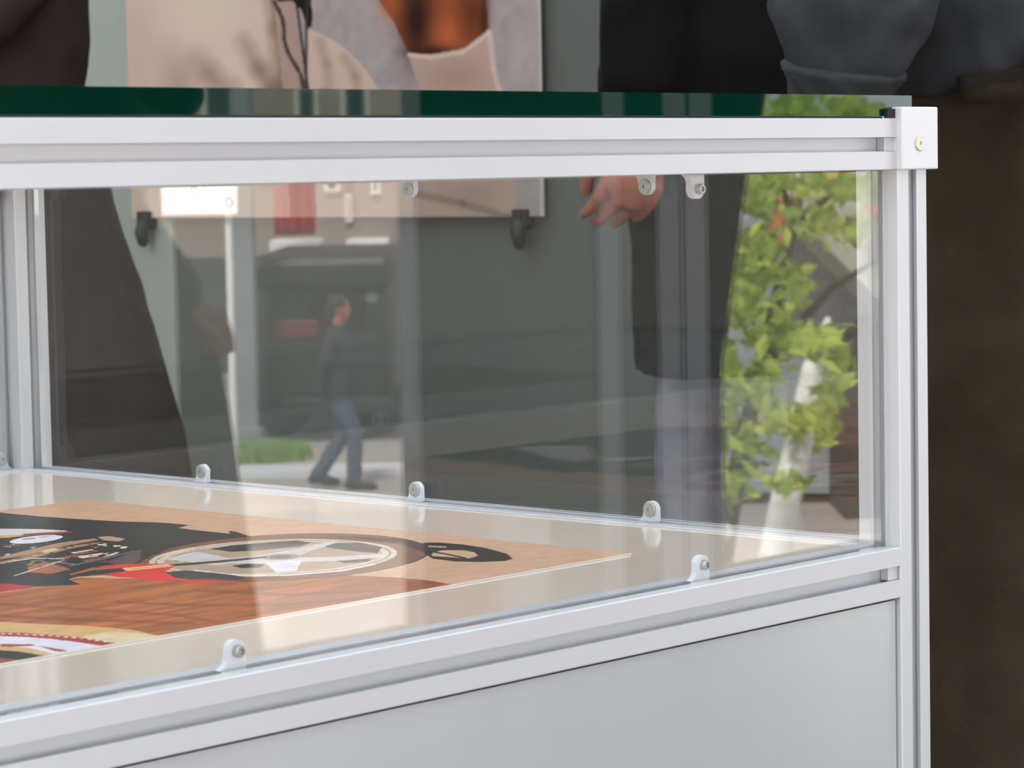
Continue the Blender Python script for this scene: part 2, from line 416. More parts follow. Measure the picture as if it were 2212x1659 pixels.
# motorcycle
pt.poly([(-900, 1255), (-900, 1095), (0, 1107), (80, 1115), (150, 1120), (250, 1126), (340, 1128.5), (370, 1130.5), (408, 1134.5), (385, 1140.5), (430, 1146), (497, 1153), (494, 1147), (508, 1148), (535, 1157), (548, 1160), (520, 1166), (470, 1173), (420, 1180), (400, 1187), (360, 1192), (330, 1202), (300, 1216), (262, 1228), (230, 1242), (165, 1246), (148, 1252), (176, 1263), (84, 1267), (0, 1264)], (32, 29, 28))
pt.poly([(230, 1214), (280, 1195), (306, 1187), (300, 1213), (262, 1222)], (92, 72, 70))
pt.poly([(60, 1225), (98, 1213), (152, 1229), (110, 1240), (62, 1236)], (170, 98, 54))
pt.poly([(150, 1240), (200, 1226), (262, 1226), (230, 1240), (160, 1246)], (172, 98, 46))
# tank, cowl and engine pieces
pt.poly([(-300, 1140), (0, 1142), (90, 1143), (140, 1146), (158, 1150), (110, 1153.5), (0, 1157), (-300, 1165)], (216, 206, 202))
pt.poly([(46, 1153.5), (90, 1150.5), (150, 1147.5), (158, 1150), (110, 1154), (60, 1157)], (150, 40, 44))
pt.poly([(0, 1158), (34, 1156), (60, 1157), (20, 1161), (0, 1162)], (214, 170, 60))
pt.ellipse(78, 1165, 57, 7.6, -.10, (224, 218, 226)); pt.ellipse(62, 1164, 16, 2.2, -.1, (170, 150, 150)); pt.ellipse(95, 1160, 12, 1.6, -.1, (190, 180, 180))
pt.poly([(0, 1203), (60, 1188), (130, 1172), (205, 1163), (212, 1166), (140, 1180), (60, 1200), (0, 1208)], (176, 132, 96))
pt.poly([(0, 1214), (80, 1196), (150, 1180), (215, 1171), (218, 1173), (150, 1186), (80, 1204), (0, 1219)], (168, 126, 92))
pt.poly([(87, 1191), (119, 1183), (131, 1187), (100, 1195)], (214, 186, 150))
pt.poly([(211, 1160), (236, 1158), (272, 1164), (256, 1169.5), (225, 1167)], (188, 148, 118))
for q in ([(152, 1193), (200, 1186), (202, 1188), (160, 1196)], [(163, 1202), (225, 1193.5), (212, 1202), (176, 1206)], [(214, 1205), (252, 1192.5), (258, 1194), (226, 1205)], [(263, 1180), (276, 1180.5), (271, 1185), (260, 1184.5)], [(246, 1178), (262, 1178), (258, 1181), (244, 1181)], [(210, 1176), (232, 1173.5), (228, 1178), (212, 1178.5)]):
    pt.poly(q, (222, 204, 180))
for q in ([(150, 1199), (210, 1188), (212, 1190), (156, 1202)], [(176, 1210), (240, 1200), (236, 1206), (186, 1214)], [(120, 1206), (160, 1198), (150, 1206), (124, 1210)]):
    pt.poly(q, (150, 84, 50))
for ln in ([(30, 1244), (138, 1210)], [(20, 1213), (70, 1206), (140, 1207)]): pt.line(ln, .8, (220, 210, 205))
for ln in ([(150, 1222), (220, 1208), (290, 1190)], [(60, 1221), (120, 1214), (170, 1220)], [(110, 1232), (135, 1228), (150, 1231)]): pt.line(ln, 1.0, (120, 110, 116))
rr = random.Random(11)
for i in range(70):
    x, y = rr.uniform(0, 250), rr.uniform(1172, 1232)
    if y > 1238-.09*x: continue
    pt.poly([(x, y), (x+rr.uniform(5, 22), y-rr.uniform(1, 4)), (x+rr.uniform(8, 18), y+rr.uniform(0, 1.6))], rr.choice([(110, 70, 46), (150, 110, 84), (70, 58, 56), (196, 176, 156), (20, 18, 18), (20, 18, 18)]))
pt.poly([(-300, 1250), (0, 1261), (25, 1261), (84, 1267.5), (50, 1273), (0, 1279), (-300, 1300)], (178, 42, 48))
# wheel
pt.ellipse(612, 1204, 318, 50, -.045, (122, 74, 50))
pt.ellipse(612, 1204, 318, 50, -.045, (78, 48, 38), inner=.975)
pt.poly([(700, 1157), (800, 1160), (890, 1168), (930, 1184), (922, 1196), (880, 1180), (800, 1166)], (60, 40, 34))
pt.ellipse(590, 1205, 268, 39.5, -.04, (206, 190, 168)); pt.ellipse(590, 1205, 255, 37, -.04, (150, 128, 108)); pt.ellipse(590, 1205, 250, 36, -.04, (210, 194, 172))
pt.ellipse(590, 1205, 236, 33, -.04, (178, 152, 128))
for q in ([(368, 1207), (400, 1199), (450, 1195), (488, 1207), (430, 1215), (380, 1213)],
          [(455, 1186), (500, 1178), (560, 1173), (640, 1167.5), (672, 1172), (650, 1180), (560, 1189), (500, 1192)],
          [(690, 1177), (730, 1173), (780, 1172.5), (825, 1182), (815, 1195), (760, 1190), (715, 1184)],
          [(718, 1208), (760, 1203), (806, 1205), (795, 1213), (745, 1217)],
          [(500, 1222), (540, 1217), (572, 1219), (560, 1226), (520, 1227)]):
    pt.poly(q, (38, 36, 32))
for q in ([(352, 1208), (420, 1192), (440, 1194), (500, 1206), (560, 1200), (640, 1186), (715, 1168), (735, 1170), (670, 1190), (640, 1204), (720, 1203), (830, 1196), (835, 1204), (720, 1212), (650, 1214), (640, 1234), (598, 1238), (575, 1218), (500, 1217), (470, 1221)],):
    pt.poly(q, (206, 198, 196))
pt.poly([(570, 1214), (600, 1210), (652, 1210), (640, 1233), (598, 1236)], (224, 218, 224))
pt.ellipse(606, 1203, 40, 7, -.04, (150, 140, 134)); pt.ellipse(606, 1203, 24, 4.2, -.04, (92, 84, 80))
pt.poly([(262, 1228), (380, 1218), (480, 1210), (575, 1201), (578, 1205), (480, 1215), (380, 1223), (270, 1234)], (66, 50, 42))
pt.line([(380, 1214), (480, 1206), (560, 1200)], .9, (190, 178, 168)); pt.line([(420, 1232), (520, 1243), (620, 1243), (740, 1233), (810, 1219)], 1.0, (226, 220, 226))
pt.line([(300, 1214), (320, 1200), (352, 1188), (380, 1170)], 3, (24, 22, 22)); pt.line([(340, 1212), (366, 1196), (420, 1184)], 1.4, (214, 200, 180))
# red tail, amber bar, rear fender
pt.poly([(209, 1223.6), (271, 1218), (361, 1217.5), (380, 1222), (356, 1235), (385, 1252), (440, 1252.5), (532, 1257), (440, 1258), (330, 1254), (225, 1242.6), (262, 1231)], (222, 44, 38))
pt.poly([(155, 1242), (200, 1232), (263, 1227), (300, 1229), (262, 1235), (200, 1242), (160, 1247)], (34, 28, 27))
pt.poly([(263, 1228), (362, 1218.5), (372, 1223), (275, 1233)], (238, 214, 160)); pt.poly([(269, 1229), (361, 1220.2), (366, 1222.5), (276, 1231.6)], (218, 156, 74))
pt.poly([(356, 1236), (400, 1232), (470, 1238), (530, 1246), (520, 1253), (440, 1249), (385, 1250)], (58, 52, 54))
pt.poly([(915, 1172), (950, 1172), (1000, 1176), (1050, 1184), (1095, 1196), (1108, 1207), (1090, 1212), (1040, 1214), (985, 1213), (935, 1207), (917, 1196), (912, 1182)], (30, 27, 27))
pt.poly([(935, 1194), (955, 1189), (1000, 1188.5), (1025, 1193), (1033, 1200), (1015, 1206), (975, 1204), (932, 1201)], (206, 168, 134))
pt.line([(920, 1190), (960, 1196), (1005, 1205)], 1.5, (40, 34, 32)); pt.line([(926, 1180), (964, 1181.5)], 1.6, (190, 160, 136))
g2 = smooth_noise(GX, GYY, 150, 190, 9); pt.c *= (.955+.09*g2)[..., None]
photo = grid_print('motorcycle_photo', P, pt.c, print_material('photo_print', .33, .25))
tag(photo, 'large photo print of a motorcycle lying on the cream shelf', 'photo print')
bm = boxm((px0, py0, ZL-.0011), (px1, py1, ZP-.00002))
so = link('backing_sheet', bm, FOAM, photo)

# --- poster of a man in a beige jacket on the right wall
XP = 2.572
A, B = onx(1170, 468, XP), onx(285, 470.5, XP)
y_r, y_l, zb_ = A[1], B[1], (A[2]+B[2])/2
PH = .62
nu, nv = 420, 300
Yg, Zg = np.meshgrid(np.linspace(y_r, y_l, nu), np.linspace(zb_, zb_+PH, nv), indexing='ij')
P = np.stack([np.full_like(Yg, XP), Yg, Zg], -1)
ix, iy = topx(P)
pt = Paint(ix, iy, (178, 164, 160))
n1 = smooth_noise(Yg, Zg, 26, 26, 5)*.5+smooth_noise(Yg, Zg, 60, 60, 6)*.5
pt.c *= (.93+.14*n1)[..., None]
jk = [(240, 520), (240, -900), (560, -900), (585, 0), (600, 100), (606, 190), (620, 330), (640, 520)]
pt.poly(jk, (226, 199, 178))
for ln, w, a in (([(590, -20), (602, 60), (610, 190), (625, 330)], 10, .55), ([(525, 90), (560, 150), (585, 190), (600, 260)], 9, .4), ([(425, 125), (455, 160), (490, 192), (540, 260)], 12, .35), ([(370, 120), (385, 170), (390, 230)], 16, .2)):
    pt.line(ln, w*.4, (130, 98, 80), w*3, a)
pt.blob(300, 120, 70, 160, (206, 172, 156), .5); pt.blob(430, 40, 90, 90, (236, 211, 188), .6); pt.blob(500, 150, 30, 60, (236, 210, 188), .5)
pt.poly([(585, -900), (650, -900), (640, -40), (655, 90), (662, 190), (690, 330), (700, 520), (630, 520), (618, 300), (610, 190), (600, 90), (590, 0)], (184, 154, 140))
pt.poly([(662, 62), (690, 72), (730, 92), (765, 122), (792, 152), (818, 195), (870, 290), (900, 400), (905, 520), (690, 520), (668, 250), (662, 150)], (218, 190, 171))
for ln in ([(690, 90), (706, 140), (712, 200)], [(745, 125), (768, 165), (775, 210)], [(700, 200), (740, 300), (760, 460)]): pt.line(ln, 3, (164, 132, 116), 14, .4)
rr = random.Random(5)
for i in range(26):
    t = i/25; x = 592+60*t+6*math.sin(9*t); y = 5+185*t; pt.ellipse(x, y, 4.5, 5.5, 0, (44, 34, 32)); pt.ellipse(x-1.5, y-1, 1.6, 2, 0, (150, 130, 120))
for i in range(22):
    t = i/21; x = 640+25*t; y = 0+190*t; pt.ellipse(x, y, 3.2, 6, 0, (60, 50, 48))
pt.poly([(590, -60), (664, -60), (676, 38), (672, 58), (664, 62), (650, 20), (632, 2), (600, 4)], (26, 23, 23))
pt.line([(664, 0), (662, 60), (661, 190), (668, 300)], 1.5, (70, 56, 50), 3, .9)
arm = [(700, -900), (1040, -900), (1050, 0), (1056, 60), (1008, 102), (930, 116), (884, 118), (848, 44), (818, 0)]
pt.poly(arm, (158, 82, 46))
pt.blob(900, 40, 34, 90, (40, 20, 14), .92); pt.blob(970, 70, 34, 40, (206, 104, 60), .8); pt.blob(1020, 30, 30, 60, (90, 42, 24), .7); pt.blob(840, 0, 22, 40, (176, 92, 52), .8); pt.blob(935, 112, 50, 12, (40, 20, 14), .8); pt.blob(1046, 40, 10, 60, (56, 28, 20), .7)
cuff = [(880, 116), (930, 118), (1000, 106), (1040, 84), (1057, 58), (1062, 140), (1076, 195), (1098, 300), (1113, 400), (1116, 520), (890, 520), (894, 330), (906, 195), (896, 160)]
pt.poly(cuff, (200, 168, 152))
pt.line([(884, 118), (930, 124), (1000, 113), (1054, 72)], 2.5, (236, 212, 196), 4, .8); pt.line([(1058, 70), (1066, 150), (1080, 200)], 3, (236, 212, 196), 5, .7)
pt.blob(985, 165, 60, 40, (172, 136, 120), .6); pt.blob(1020, 420, 60, 40, (176, 144, 128), .6); pt.line([(905, 420), (1000, 440), (1100, 470)], 3, (120, 98, 88), 9, .5)
pt.line([(1168, -900), (1168, 520)], 2, (206, 198, 196))
poster = grid_print('wall_poster', P, pt.c, print_material('poster_print', .45, .3))
tag(poster, 'wall poster of a man in a beige zip jacket hanging behind the case', 'poster')
link('poster_board', boxm((XP+.0004, y_r, zb_), (XP+.008, y_l, zb_+PH)), FOAM, poster)
CLAMP = material('black_clamp', (24, 25, 25), .5)
cp = []
for px_, lab in ((317, 'black spring clamp on the lower left edge of the poster'), (1130, 'black spring clamp on the lower right edge of the poster')):
    q = onx(px_, 466, XP)
    e = empty('spring_clamp', (XP-.004, q[1], zb_)); tag(e, lab, 'clamp', 'clamps under the poster')
    bm = boxm((-.012, -.016, -.018), (.028-.012, .016, .014), .003); link('jaw', bm, CLAMP, e)
    bm = bmesh.new(); tube(bm, [(-.006, 0, -.012), (-.012, 0, -.03), (-.008, 0, -.052)], [.013, .015, .012], 12); link('handle', bm, CLAMP, e, True)
    bm = bmesh.new(); tube(bm, [(.0108, -.014, -.02), (.0108, .014, -.02)], [.005, .005], 10); link('spring', bm, CLAMP, e, True)

# ------------------------------------------------------------------ people
SKIN = material('skin', (172, 104, 82), .5, noise=.12, nscale=14, bump=.05, bscale=90)
SHOE = material('dark_shoe', (34, 30, 28), .5)
def cloth(name, col, noise=.12): return material(name, col, .85, 0, .2, noise=noise, nscale=22, bump=.25, bscale=38)
def remesh(o, vox, smooth=6, disp=None):
    m = o.modifiers.new('union', 'REMESH'); m.mode = 'VOXEL'; m.voxel_size = vox; m.use_smooth_shade = True
    s = o.modifiers.new('soften', 'SMOOTH'); s.iterations = smooth; s.factor = .5
    if disp:
        t = bpy.data.textures.new('folds', 'CLOUDS'); t.noise_scale = disp[1]; t.noise_depth = 2
        d = o.modifiers.new('folds', 'DISPLACE'); d.texture = t; d.strength = disp[0]; d.mid_level = .5; d.texture_coords = 'LOCAL'
def hand(bm, wrist, dirv, palmn, side, s=1., curl=.9, thumb=True):
    """palm with four unequal bent fingers and a side thumb. dirv: wrist->knuckles, palmn: out of the palm, side: towards the thumb"""
    d, n, t = Vector(dirv).normalized(), Vector(palmn).normalized(), Vector(side).normalized()
    w = Vector(wrist)
    k = .092*s
    tube(bm, [w-d*.02*s, w+d*.03*s, w+d*k*.75, w+d*k], [.026*s, .034*s, .041*s, .038*s], 14, .42, n)
    for i, (off, ln, r) in enumerate(((.034, .074, .0088), (.0115, .082, .0092), (-.0115, .076, .0087), (-.033, .060, .0078))):
        p = w+d*k*.86+t*off*s; a = 0; pts = [p]; q = p
        for j, fr in enumerate((.44, .32, .24)):
            a += curl*(.75, 1.0, .7)[j]+.05*i*.3
            dd = d*math.cos(a)+n*math.sin(a); q = q+dd*ln*fr*s; pts.append(q)
        tube(bm, pts, [r*1.08*s, r*1.05*s, r*.95*s, r*.8*s], 10)
    if thumb:
        b = w+d*.028*s+t*.026*s
        pts = [b, b+(t*.6+d*.7+n*.35).normalized()*.042*s, b+(t*.35+d*.9+n*.45).normalized()*.074*s, b+(t*.12+d*1.0+n*.62).normalized()*.098*s]
        tube(bm, pts, [.015*s, .0125*s, .0112*s, .009*s], 10)
def head(bm, c, s=1.):
    c = Vector(c)
    ell(bm, c+Vector((0, 0, .02))*s, (.074*s, .095*s, .105*s)); ell(bm, c+Vector((0, .03, -.055))*s, (.055*s, .062*s, .065*s))
    tube(bm, [c+Vector((0, .088, .02))*s, c+Vector((0, .112, -.022))*s], [.008*s, .015*s], 8)          # nose
    tube(bm, [c+Vector((-.022, .088, -.058))*s, c+Vector((.022, .088, -.058))*s], [.006*s, .006*s], 8)  # lips
    for q in (-1, 1):
        ell(bm, c+Vector((q*.076, -.005, -.005))*s, (.01*s, .02*s, .03*s), 8, 6)
        ell(bm, c+Vector((q*.03, .078, .014))*s, (.012*s, .014*s, .010*s), 8, 6)
        tube(bm, [c+Vector((q*.045, .08, .032))*s, c+Vector((q*.014, .09, .034))*s], [.006*s, .007*s], 6)
def person(name, label, loc, rz, s, arms, legs, coat_rings, coat_col, trouser_col, sleeve_r, vox=.011, hair_col=(50, 38, 30), group=None, fold=(.02, .12), hands=(), coat_name='coat', leg_r=1.0, hip_r=1.0, tr=.8, tfold=(.02, .12)):
    """local frame: +y is where the person faces; arms: two lists shoulder-elbow-wrist in local metres"""
    e = empty(name, loc, rz); tag(e, label, 'person', group)
    bm = bmesh.new()
    zk = s
    tube(bm, [(0, 0, .93*zk), (0, .01, 1.08*zk), (0, 0, 1.28*zk), (0, -.01, 1.42*zk)], [.145*zk*tr, .125*zk*tr, .15*zk*tr, .12*zk*tr], 18, .72, (0, 1, 0))
    tube(bm, [(0, -.01, 1.42*zk), (0, .01, 1.52*zk), (0, .02, 1.6*zk)], [.068*zk, .058*zk, .058*zk])
    head(bm, (0, .025, 1.66*zk), zk)
    for a in arms: tube(bm, a, [.052*zk, .042*zk, .028*zk])
    for l in legs:
        tube(bm, l[:3], [.088*zk*leg_r, .058*zk*leg_r, .04*zk*leg_r]); tube(bm, [l[2], Vector(l[2])+Vector((0, .12, -.045))*zk], [.04*zk, .035*zk])
    for h_ in hands: hand(bm, *h_)
    remesh(link('body', bm, SKIN, e, True), vox*.42 if hands else vox, 2)
    # hair
    bm = bmesh.new(); ell(bm, (0, .005*zk, 1.70*zk), (.086*zk, .104*zk, .095*zk)); ell(bm, (0, -.04*zk, 1.655*zk), (.08*zk, .065*zk, .09*zk))
    remesh(link('hair', bm, material('hair', hair_col, .6, bump=.4, bscale=120), e, True), .012, 3, (.01, .03))
    # trousers
    bm = bmesh.new()
    tube(bm, [(0, 0, 1.02*zk), (0, 0, .93*zk), (0, -.01, .84*zk)], [.165*zk*hip_r, .18*zk*hip_r, .16*zk*hip_r], 20, .72, (0, 1, 0))
    for l in legs:
        hp, kn, an = [Vector(q) for q in l[:3]]
        tube(bm, [hp, hp.lerp(kn, .5), kn, kn.lerp(an, .5), an+Vector((0, 0, -.02))], [.108*zk*leg_r, .096*zk*leg_r, .08*zk*leg_r, .072*zk*leg_r, .072*zk*leg_r], 16)
    tro = link('trousers', bm, cloth('trouser_cloth', trouser_col), e, True); remesh(tro, vox, 5, tfold)
    # shoes
    for l in legs:
        an = Vector(l[2]); bm = bmesh.new()
        tube(bm, [an+Vector((0, -.06, -.045))*zk, an+Vector((0, .04, -.04))*zk, an+Vector((0, .13, -.058))*zk, an+Vector((0, .2, -.066))*zk], [.043*zk, .05*zk, .046*zk, .03*zk], 14)
        remesh(link('shoe', bm, SHOE, e, True), .012, 3)
    # coat or jacket: trunk and sleeves as one cloth
    bm = bmesh.new(); loft(bm, [ering(*r) for r in coat_rings])
    for a in arms:
        sh, el, wr = [Vector(q) for q in a]
        r = sleeve_r
        tube(bm, [sh, sh.lerp(el, .5), el, el.lerp(wr, .5), wr], [r[0], (r[0]+r[1])/2, r[1], (r[1]+r[2])/2, r[2]], 18)
    ct = link(coat_name, bm, cloth('coat_cloth', coat_col), e, True); remesh(ct, vox, 4, fold)
    return e
def std_legs(s, f=0.05, b=-.05):
    return [[(-.095*s, 0, .90*s), (-.10*s, f*.6*s+.02, .49*s), (-.105*s, f*s, .09*s)], [(.095*s, 0, .90*s), (.10*s, b*.6*s+.02, .49*s), (.105*s, b*s, .09*s)]]
def std_coat(s, hem, rh=(.21, .17), shoulder=(.215, .125)):
    r = [((0, 0, hem), rh[0]*s, rh[1]*s, 28, (0, 0), 0, .03, 1)]
    r += [((0, 0, z*s), a*s, b*s, 28, (0, 0), 0, .015, 2) for z, a, b in ((.95, (.2+rh[0])/2, (.155+rh[1])/2), (1.1, .185, .145), (1.28, .205, .15), (1.40, shoulder[0]*.97, shoulder[1]), (1.47, .15, .10), (1.52, .085, .08))]
    return r
RFWD = Vector((AR[0], AR[1], 0)).normalized(); FFWD = Vector((AF[0], AF[1], 0)).normalized()
def local(e_loc, rz, p):
    return Matrix.Rotation(-rz, 4, 'Z') @ (Vector(p)-Vector(e_loc))
def rz_to(v): return math.atan2(-v.x, v.y)         # turn +y to face v

# 1  long black coat, faces the poster, one hand hanging in front
s = 1.04; d1 = 4.45
loc = at(1545, 400, d1); loc.z = FLOOR; rz = rz_to(-RFWD*.95+FFWD*.3)
toward = local(loc, rz, loc-FFWD); toward.z = 0; right = local(loc, rz, loc+RFWD); right.z = 0; up = Vector((0, 0, 1))
wr = local(loc, rz, at(1385, 196, d1-.2)); el = local(loc, rz, at(1425, -190, d1-.22)); sh = local(loc, rz, at(1545, -560, d1-.18))
hnd = (local(loc, rz, at(1410, 262, d1-.2)), right*-.30-up*.95, -toward*.85-right*.45, -right*.93+up*.30+toward*.2, 1.14, .42)
arms = [[tuple(sh), tuple(el), tuple(wr)], [(.21*s, 0, 1.40*s), (.26*s, .05, 1.10*s), (.22*s, .2, .92*s)]]
hem = at(1450, 803, d1).z-FLOOR
cr = [((0, .00, hem), .19, .125, 28, (0, 0), 0, .03, 1), ((0, 0, hem+.2), .18, .125, 28, (0, 0), 0, .02, 3)] + std_coat(s, 0)[1:]
legs = [[(-.05*s, 0.04, .90*s), (-.04*s, .05, .49*s), (-.04*s, .05, .09*s)], [(.05*s, .04, .90*s), (.04*s, .045, .49*s), (.05*s, .03, .09*s)]]
person('person', 'person in a long black coat with one hand lowered, behind the case', loc, rz, s, arms, legs, cr, (7, 7, 8), (128, 125, 134), (.085, .075, .068), hands=[hnd], coat_name='coat', leg_r=.52)

# 2  charcoal jacket with gathered cuff and brown trousers, half turned away on the right
s = 1.05; d2 = 3.1
loc = at(2045, 400, d2); loc.z = FLOOR; rz = rz_to(-RFWD*.35+FFWD*.95)
toward = local(loc, rz, loc-FFWD); toward.z = 0; right = local(loc, rz, loc+RFWD); right.z = 0
sh = local(loc, rz, at(2000, -560, d2-.10)); el = local(loc, rz, at(1834, 42, d2-.24)); wr = local(loc, rz, at(1815, 208, d2-.22))
arms = [[tuple(sh), tuple(el), tuple(wr)], [(.21*s, 0, 1.40*s), (.29*s, .02, 1.12*s), (.25*s, .18, .92*s)]]
zj = at(2060, 92, d2-.17).z-FLOOR
tl_ = (.31*right.x, .31*right.y)
ox, oy = right.x*.08, right.y*.08
cr = [((ox, oy, zj-.02), .178, .165, 28, tl_, 0, .015, 1), ((ox, oy, zj), .19, .178, 28, tl_, 0, .015, 2), ((ox, oy, zj+.10), .205, .178, 28, (tl_[0]*.5, tl_[1]*.5), 0, .02, 3), ((0, 0, 1.28*s), .215, .16, 28, (0, 0), 0, .01, 4), ((0, 0, 1.4*s), .21, .13, 28), ((0, 0, 1.47*s), .15, .1, 28), ((0, 0, 1.53*s), .085, .08, 28)]
legs = [[(-.05*s, 0.02, .90*s), (-.06*s, .05, .49*s), (-.05*s, .04, .09*s)], [(.065*s, 0, .90*s), (.07*s, .0, .49*s), (.065*s, -.03, .09*s)]]
hd = (local(loc, rz, at(1812, 205, d2-.22)), Vector(wr)-Vector(el), -right, -toward, .72, 1.5)
p2 = person('person', 'person in charcoal jacket and dark brown trousers standing right of the case corner', loc, rz, s, arms, legs, cr, (54, 57, 60), (54, 45, 34), (.085, .083, .044), hands=[hd], fold=(.036, .08), coat_name='jacket', leg_r=1.02, hip_r=.70, tfold=(.035, .17))
# gathered elastic cuff
bm = bmesh.new(); a, b = Vector(el).lerp(Vector(wr), .58), Vector(wr)
rings = []
ax = (b-a).normalized(); u_ = ax.orthogonal().normalized(); v_ = ax.cross(u_)
for i in range(13):
    c_ = a.lerp(b, i/12*1.08); rr_ = .0655-.0205*i/12+(.002 if i % 2 else 0); rr_ *= (.78, .95, 1)[min(i, 2)]
    rings.append([c_+(u_*math.cos(t)+v_*math.sin(t))*rr_*(1+.022*math.sin(7*t+i*.5)+.01*math.sin(13*t+i)) for t in [2*PI*k/56 for k in range(56)]])
loft(bm, rings); link('cuff', bm, cloth('cuff_cloth', (54, 57, 60)), p2, True)
# back pocket welt on the trousers
def pk(dx): return [local(loc, rz, at(x+dx, y, d2-.168)) for x, y in ((2072, 158), (2215, 136), (2218, 214), (2080, 226))]
q4 = pk(0); nrm = (q4[1]-q4[0]).cross(q4[3]-q4[0]).normalized()*.012
if nrm.dot(toward) > 0: nrm = -nrm
bm = bmesh.new(); loft(bm, [q4, [q+nrm for q in q4]])
bmesh.ops.bevel(bm, geom=bm.edges[:], offset=.003, segments=2, affect='EDGES')
bp_ = link('back_pocket', bm, cloth('pocket_cloth', (48, 40, 30)), p2, True)
q4 = [local(loc, rz, at(x, y, d2-.1695)) for x, y in ((2086, 172), (2213, 152), (2213, 168), (2090, 190))]
bm = bmesh.new(); loft(bm, [q4, [q+nrm*.3 for q in q4]]); link('pocket_welt', bm, cloth('welt_cloth', (34, 28, 22)), bp_)

# 3  dark brown long coat at the left edge
s = 1.03; d3 = 4.6
loc = at(-20, 400, d3); loc.z = FLOOR; rz = rz_to(-FFWD)
arms = [[(-.17*s, 0, 1.38*s), (-.09*s, .10, 1.14*s), (-.03*s, .2, 1.04*s)], [(.17*s, 0, 1.38*s), (.09*s, .10, 1.14*s), (.03*s, .2, 1.06*s)]]
cr = [((0, 0, .2), .34, .24, 28, (0, 0), 0, .015, 1), ((0, 0, .45), .292, .22, 28, (0, 0), 0, .015, 2), ((0, 0, .79), .198, .17, 28, (0, 0), 0, .01, 3), ((0, 0, .95), .152, .14, 28, (0, 0), 0, .008, 3), ((0, 0, 1.1), .165, .135, 28), ((0, 0, 1.28*s), .19, .14, 28), ((0, 0, 1.4*s), .185, .12, 28), ((0, 0, 1.48*s), .13, .1, 28), ((0, 0, 1.53*s), .08, .08, 28)]
person('person', 'person in a flared dark brown coat at the left edge behind the case', loc, rz, s, arms, std_legs(s), cr, (50, 40, 36), (40, 36, 34), (.07, .062, .05), fold=(.02, .14), leg_r=.8, hip_r=.6, tr=.6)

# ------------------------------------------------------------------ outdoors, mirrored by the front pane
RM = Vector((RFWD.x, -RFWD.y, 0)); FM = Vector((FFWD.x, -FFWD.y, 0)); MANG = math.atan2(RM.y, RM.x)
def obox(x0, x1, ytop, ybot, d, thick, zbot=None, pad=0):
    """centre, half sizes of an upright box that the pane shows between those edges"""
    a, b = mat_(x0, 400, d), mat_(x1, 400, d); w = (b-a).length
    zt = at((x0+x1)/2, ytop, d).z; zb = at((x0+x1)/2, ybot, d).z if zbot is None else zbot
    c = (a+b)/2; c.z = zb
    return c, w, zt-zb
def oempty(name, c): return empty(name, c, MANG)
# in local axes: x = image right, -y... away from the stage is along FM
SG = 1 if (Matrix.Rotation(-MANG, 3, 'Z') @ FM).y > 0 else -1
def lbox(x0, x1, y0, y1, z0, z1, bevel=0): return boxm((x0, min(SG*y0, SG*y1), z0), (x1, max(SG*y0, SG*y1), z1), bevel)

# black display wall on aluminium posts at the stage edge
DARK = material('black_fabric', (14, 15, 15), .9)
c, w, hh = obox(868, 1560, -420, 1150, 3.9, .03, zbot=FLOOR)
e = oempty('display_wall', c); tag(e, 'black display wall with aluminium posts at the stage edge, mirrored in front pane', 'display wall')
link('fabric_panel', lbox(-w/2, w/2, .006, .012, .02, hh), DARK, e)
def localx(x, d=3.9): return (Matrix.Rotation(-MANG, 3, 'Z') @ (mat_(x, 400, d)-c)).x
for xa, xb in ((862, 904), (1294, 1340), (1424, 1472), (1480, 1528)):
    link('post', lbox(localx(xa), localx(xb), -.02, .005, 0, hh+.01, .002), ALU, e)
bm = bmesh.new()
edge = [(1660, 120), (1648, 225), (1610, 390), (1570, 570), (1512, 800), (1498, 1000), (1500, 1200)]
r0 = [Vector((localx(x), SG*(.02+.01*math.sin(i*2)), at(x, y, 3.9).z-c.z)) for i, (x, y) in enumerate(edge)]
r1 = [Vector((w/2-.06, SG*.02, v.z)) for v in r0]
loft(bm, [r1+[], r0, [v+Vector((0, SG*.012, 0)) for v in r0], [v+Vector((0, SG*.012, 0)) for v in r1]], cap=False)
link('drape', bm, DARK, e)

# bystander close to the stage edge, seen dark in the pane
s = 1.02; d4 = 4.15
loc = mat_(150, 400, d4); loc.z = FLOOR; rz = rz_to(RM)
wl, el_, sl_ = [local(loc, rz, mat_(x, y, d)) for x, y, d in ((393, 634, d4-.06), (226, 436, d4-.06), (170, -200, d4-.12))]
arms = [[(-.2*s, .0, 1.38*s), (-.24*s, .0, 1.1*s), (-.16*s, .18, .92*s)], [tuple(sl_), tuple(el_), tuple(wl)]]
hd = (wl+(wl-el_)*.10, wl-el_, (0, .2, -1), (0, 1, .3), .62, 1.0)
cr = [((0, 0, .12), .24, .27, 28, (0, 0), 0, .01, 1), ((0, 0, .42), .24, .235, 28, (0, 0), 0, .01, 2), ((0, 0, .62), .22, .205, 28, (0, 0), 0, .01, 2), ((0, 0, .80), .17, .105, 28, (0, 0), 0, .01, 3), ((0, 0, .97), .16, .12, 28), ((0, 0, 1.28*s), .18, .13, 28), ((0, 0, 1.4*s), .19, .12, 28), ((0, 0, 1.48*s), .13, .1, 28), ((0, 0, 1.52*s), .08, .08, 28)]
person('person', 'dark dressed bystander at the stage edge, mirrored in left part of front pane', loc, rz, s, arms, std_legs(s), cr, (26, 25, 25), (26, 25, 25), (.06, .05, .04), hands=[hd], vox=.014, fold=(.01, .12))

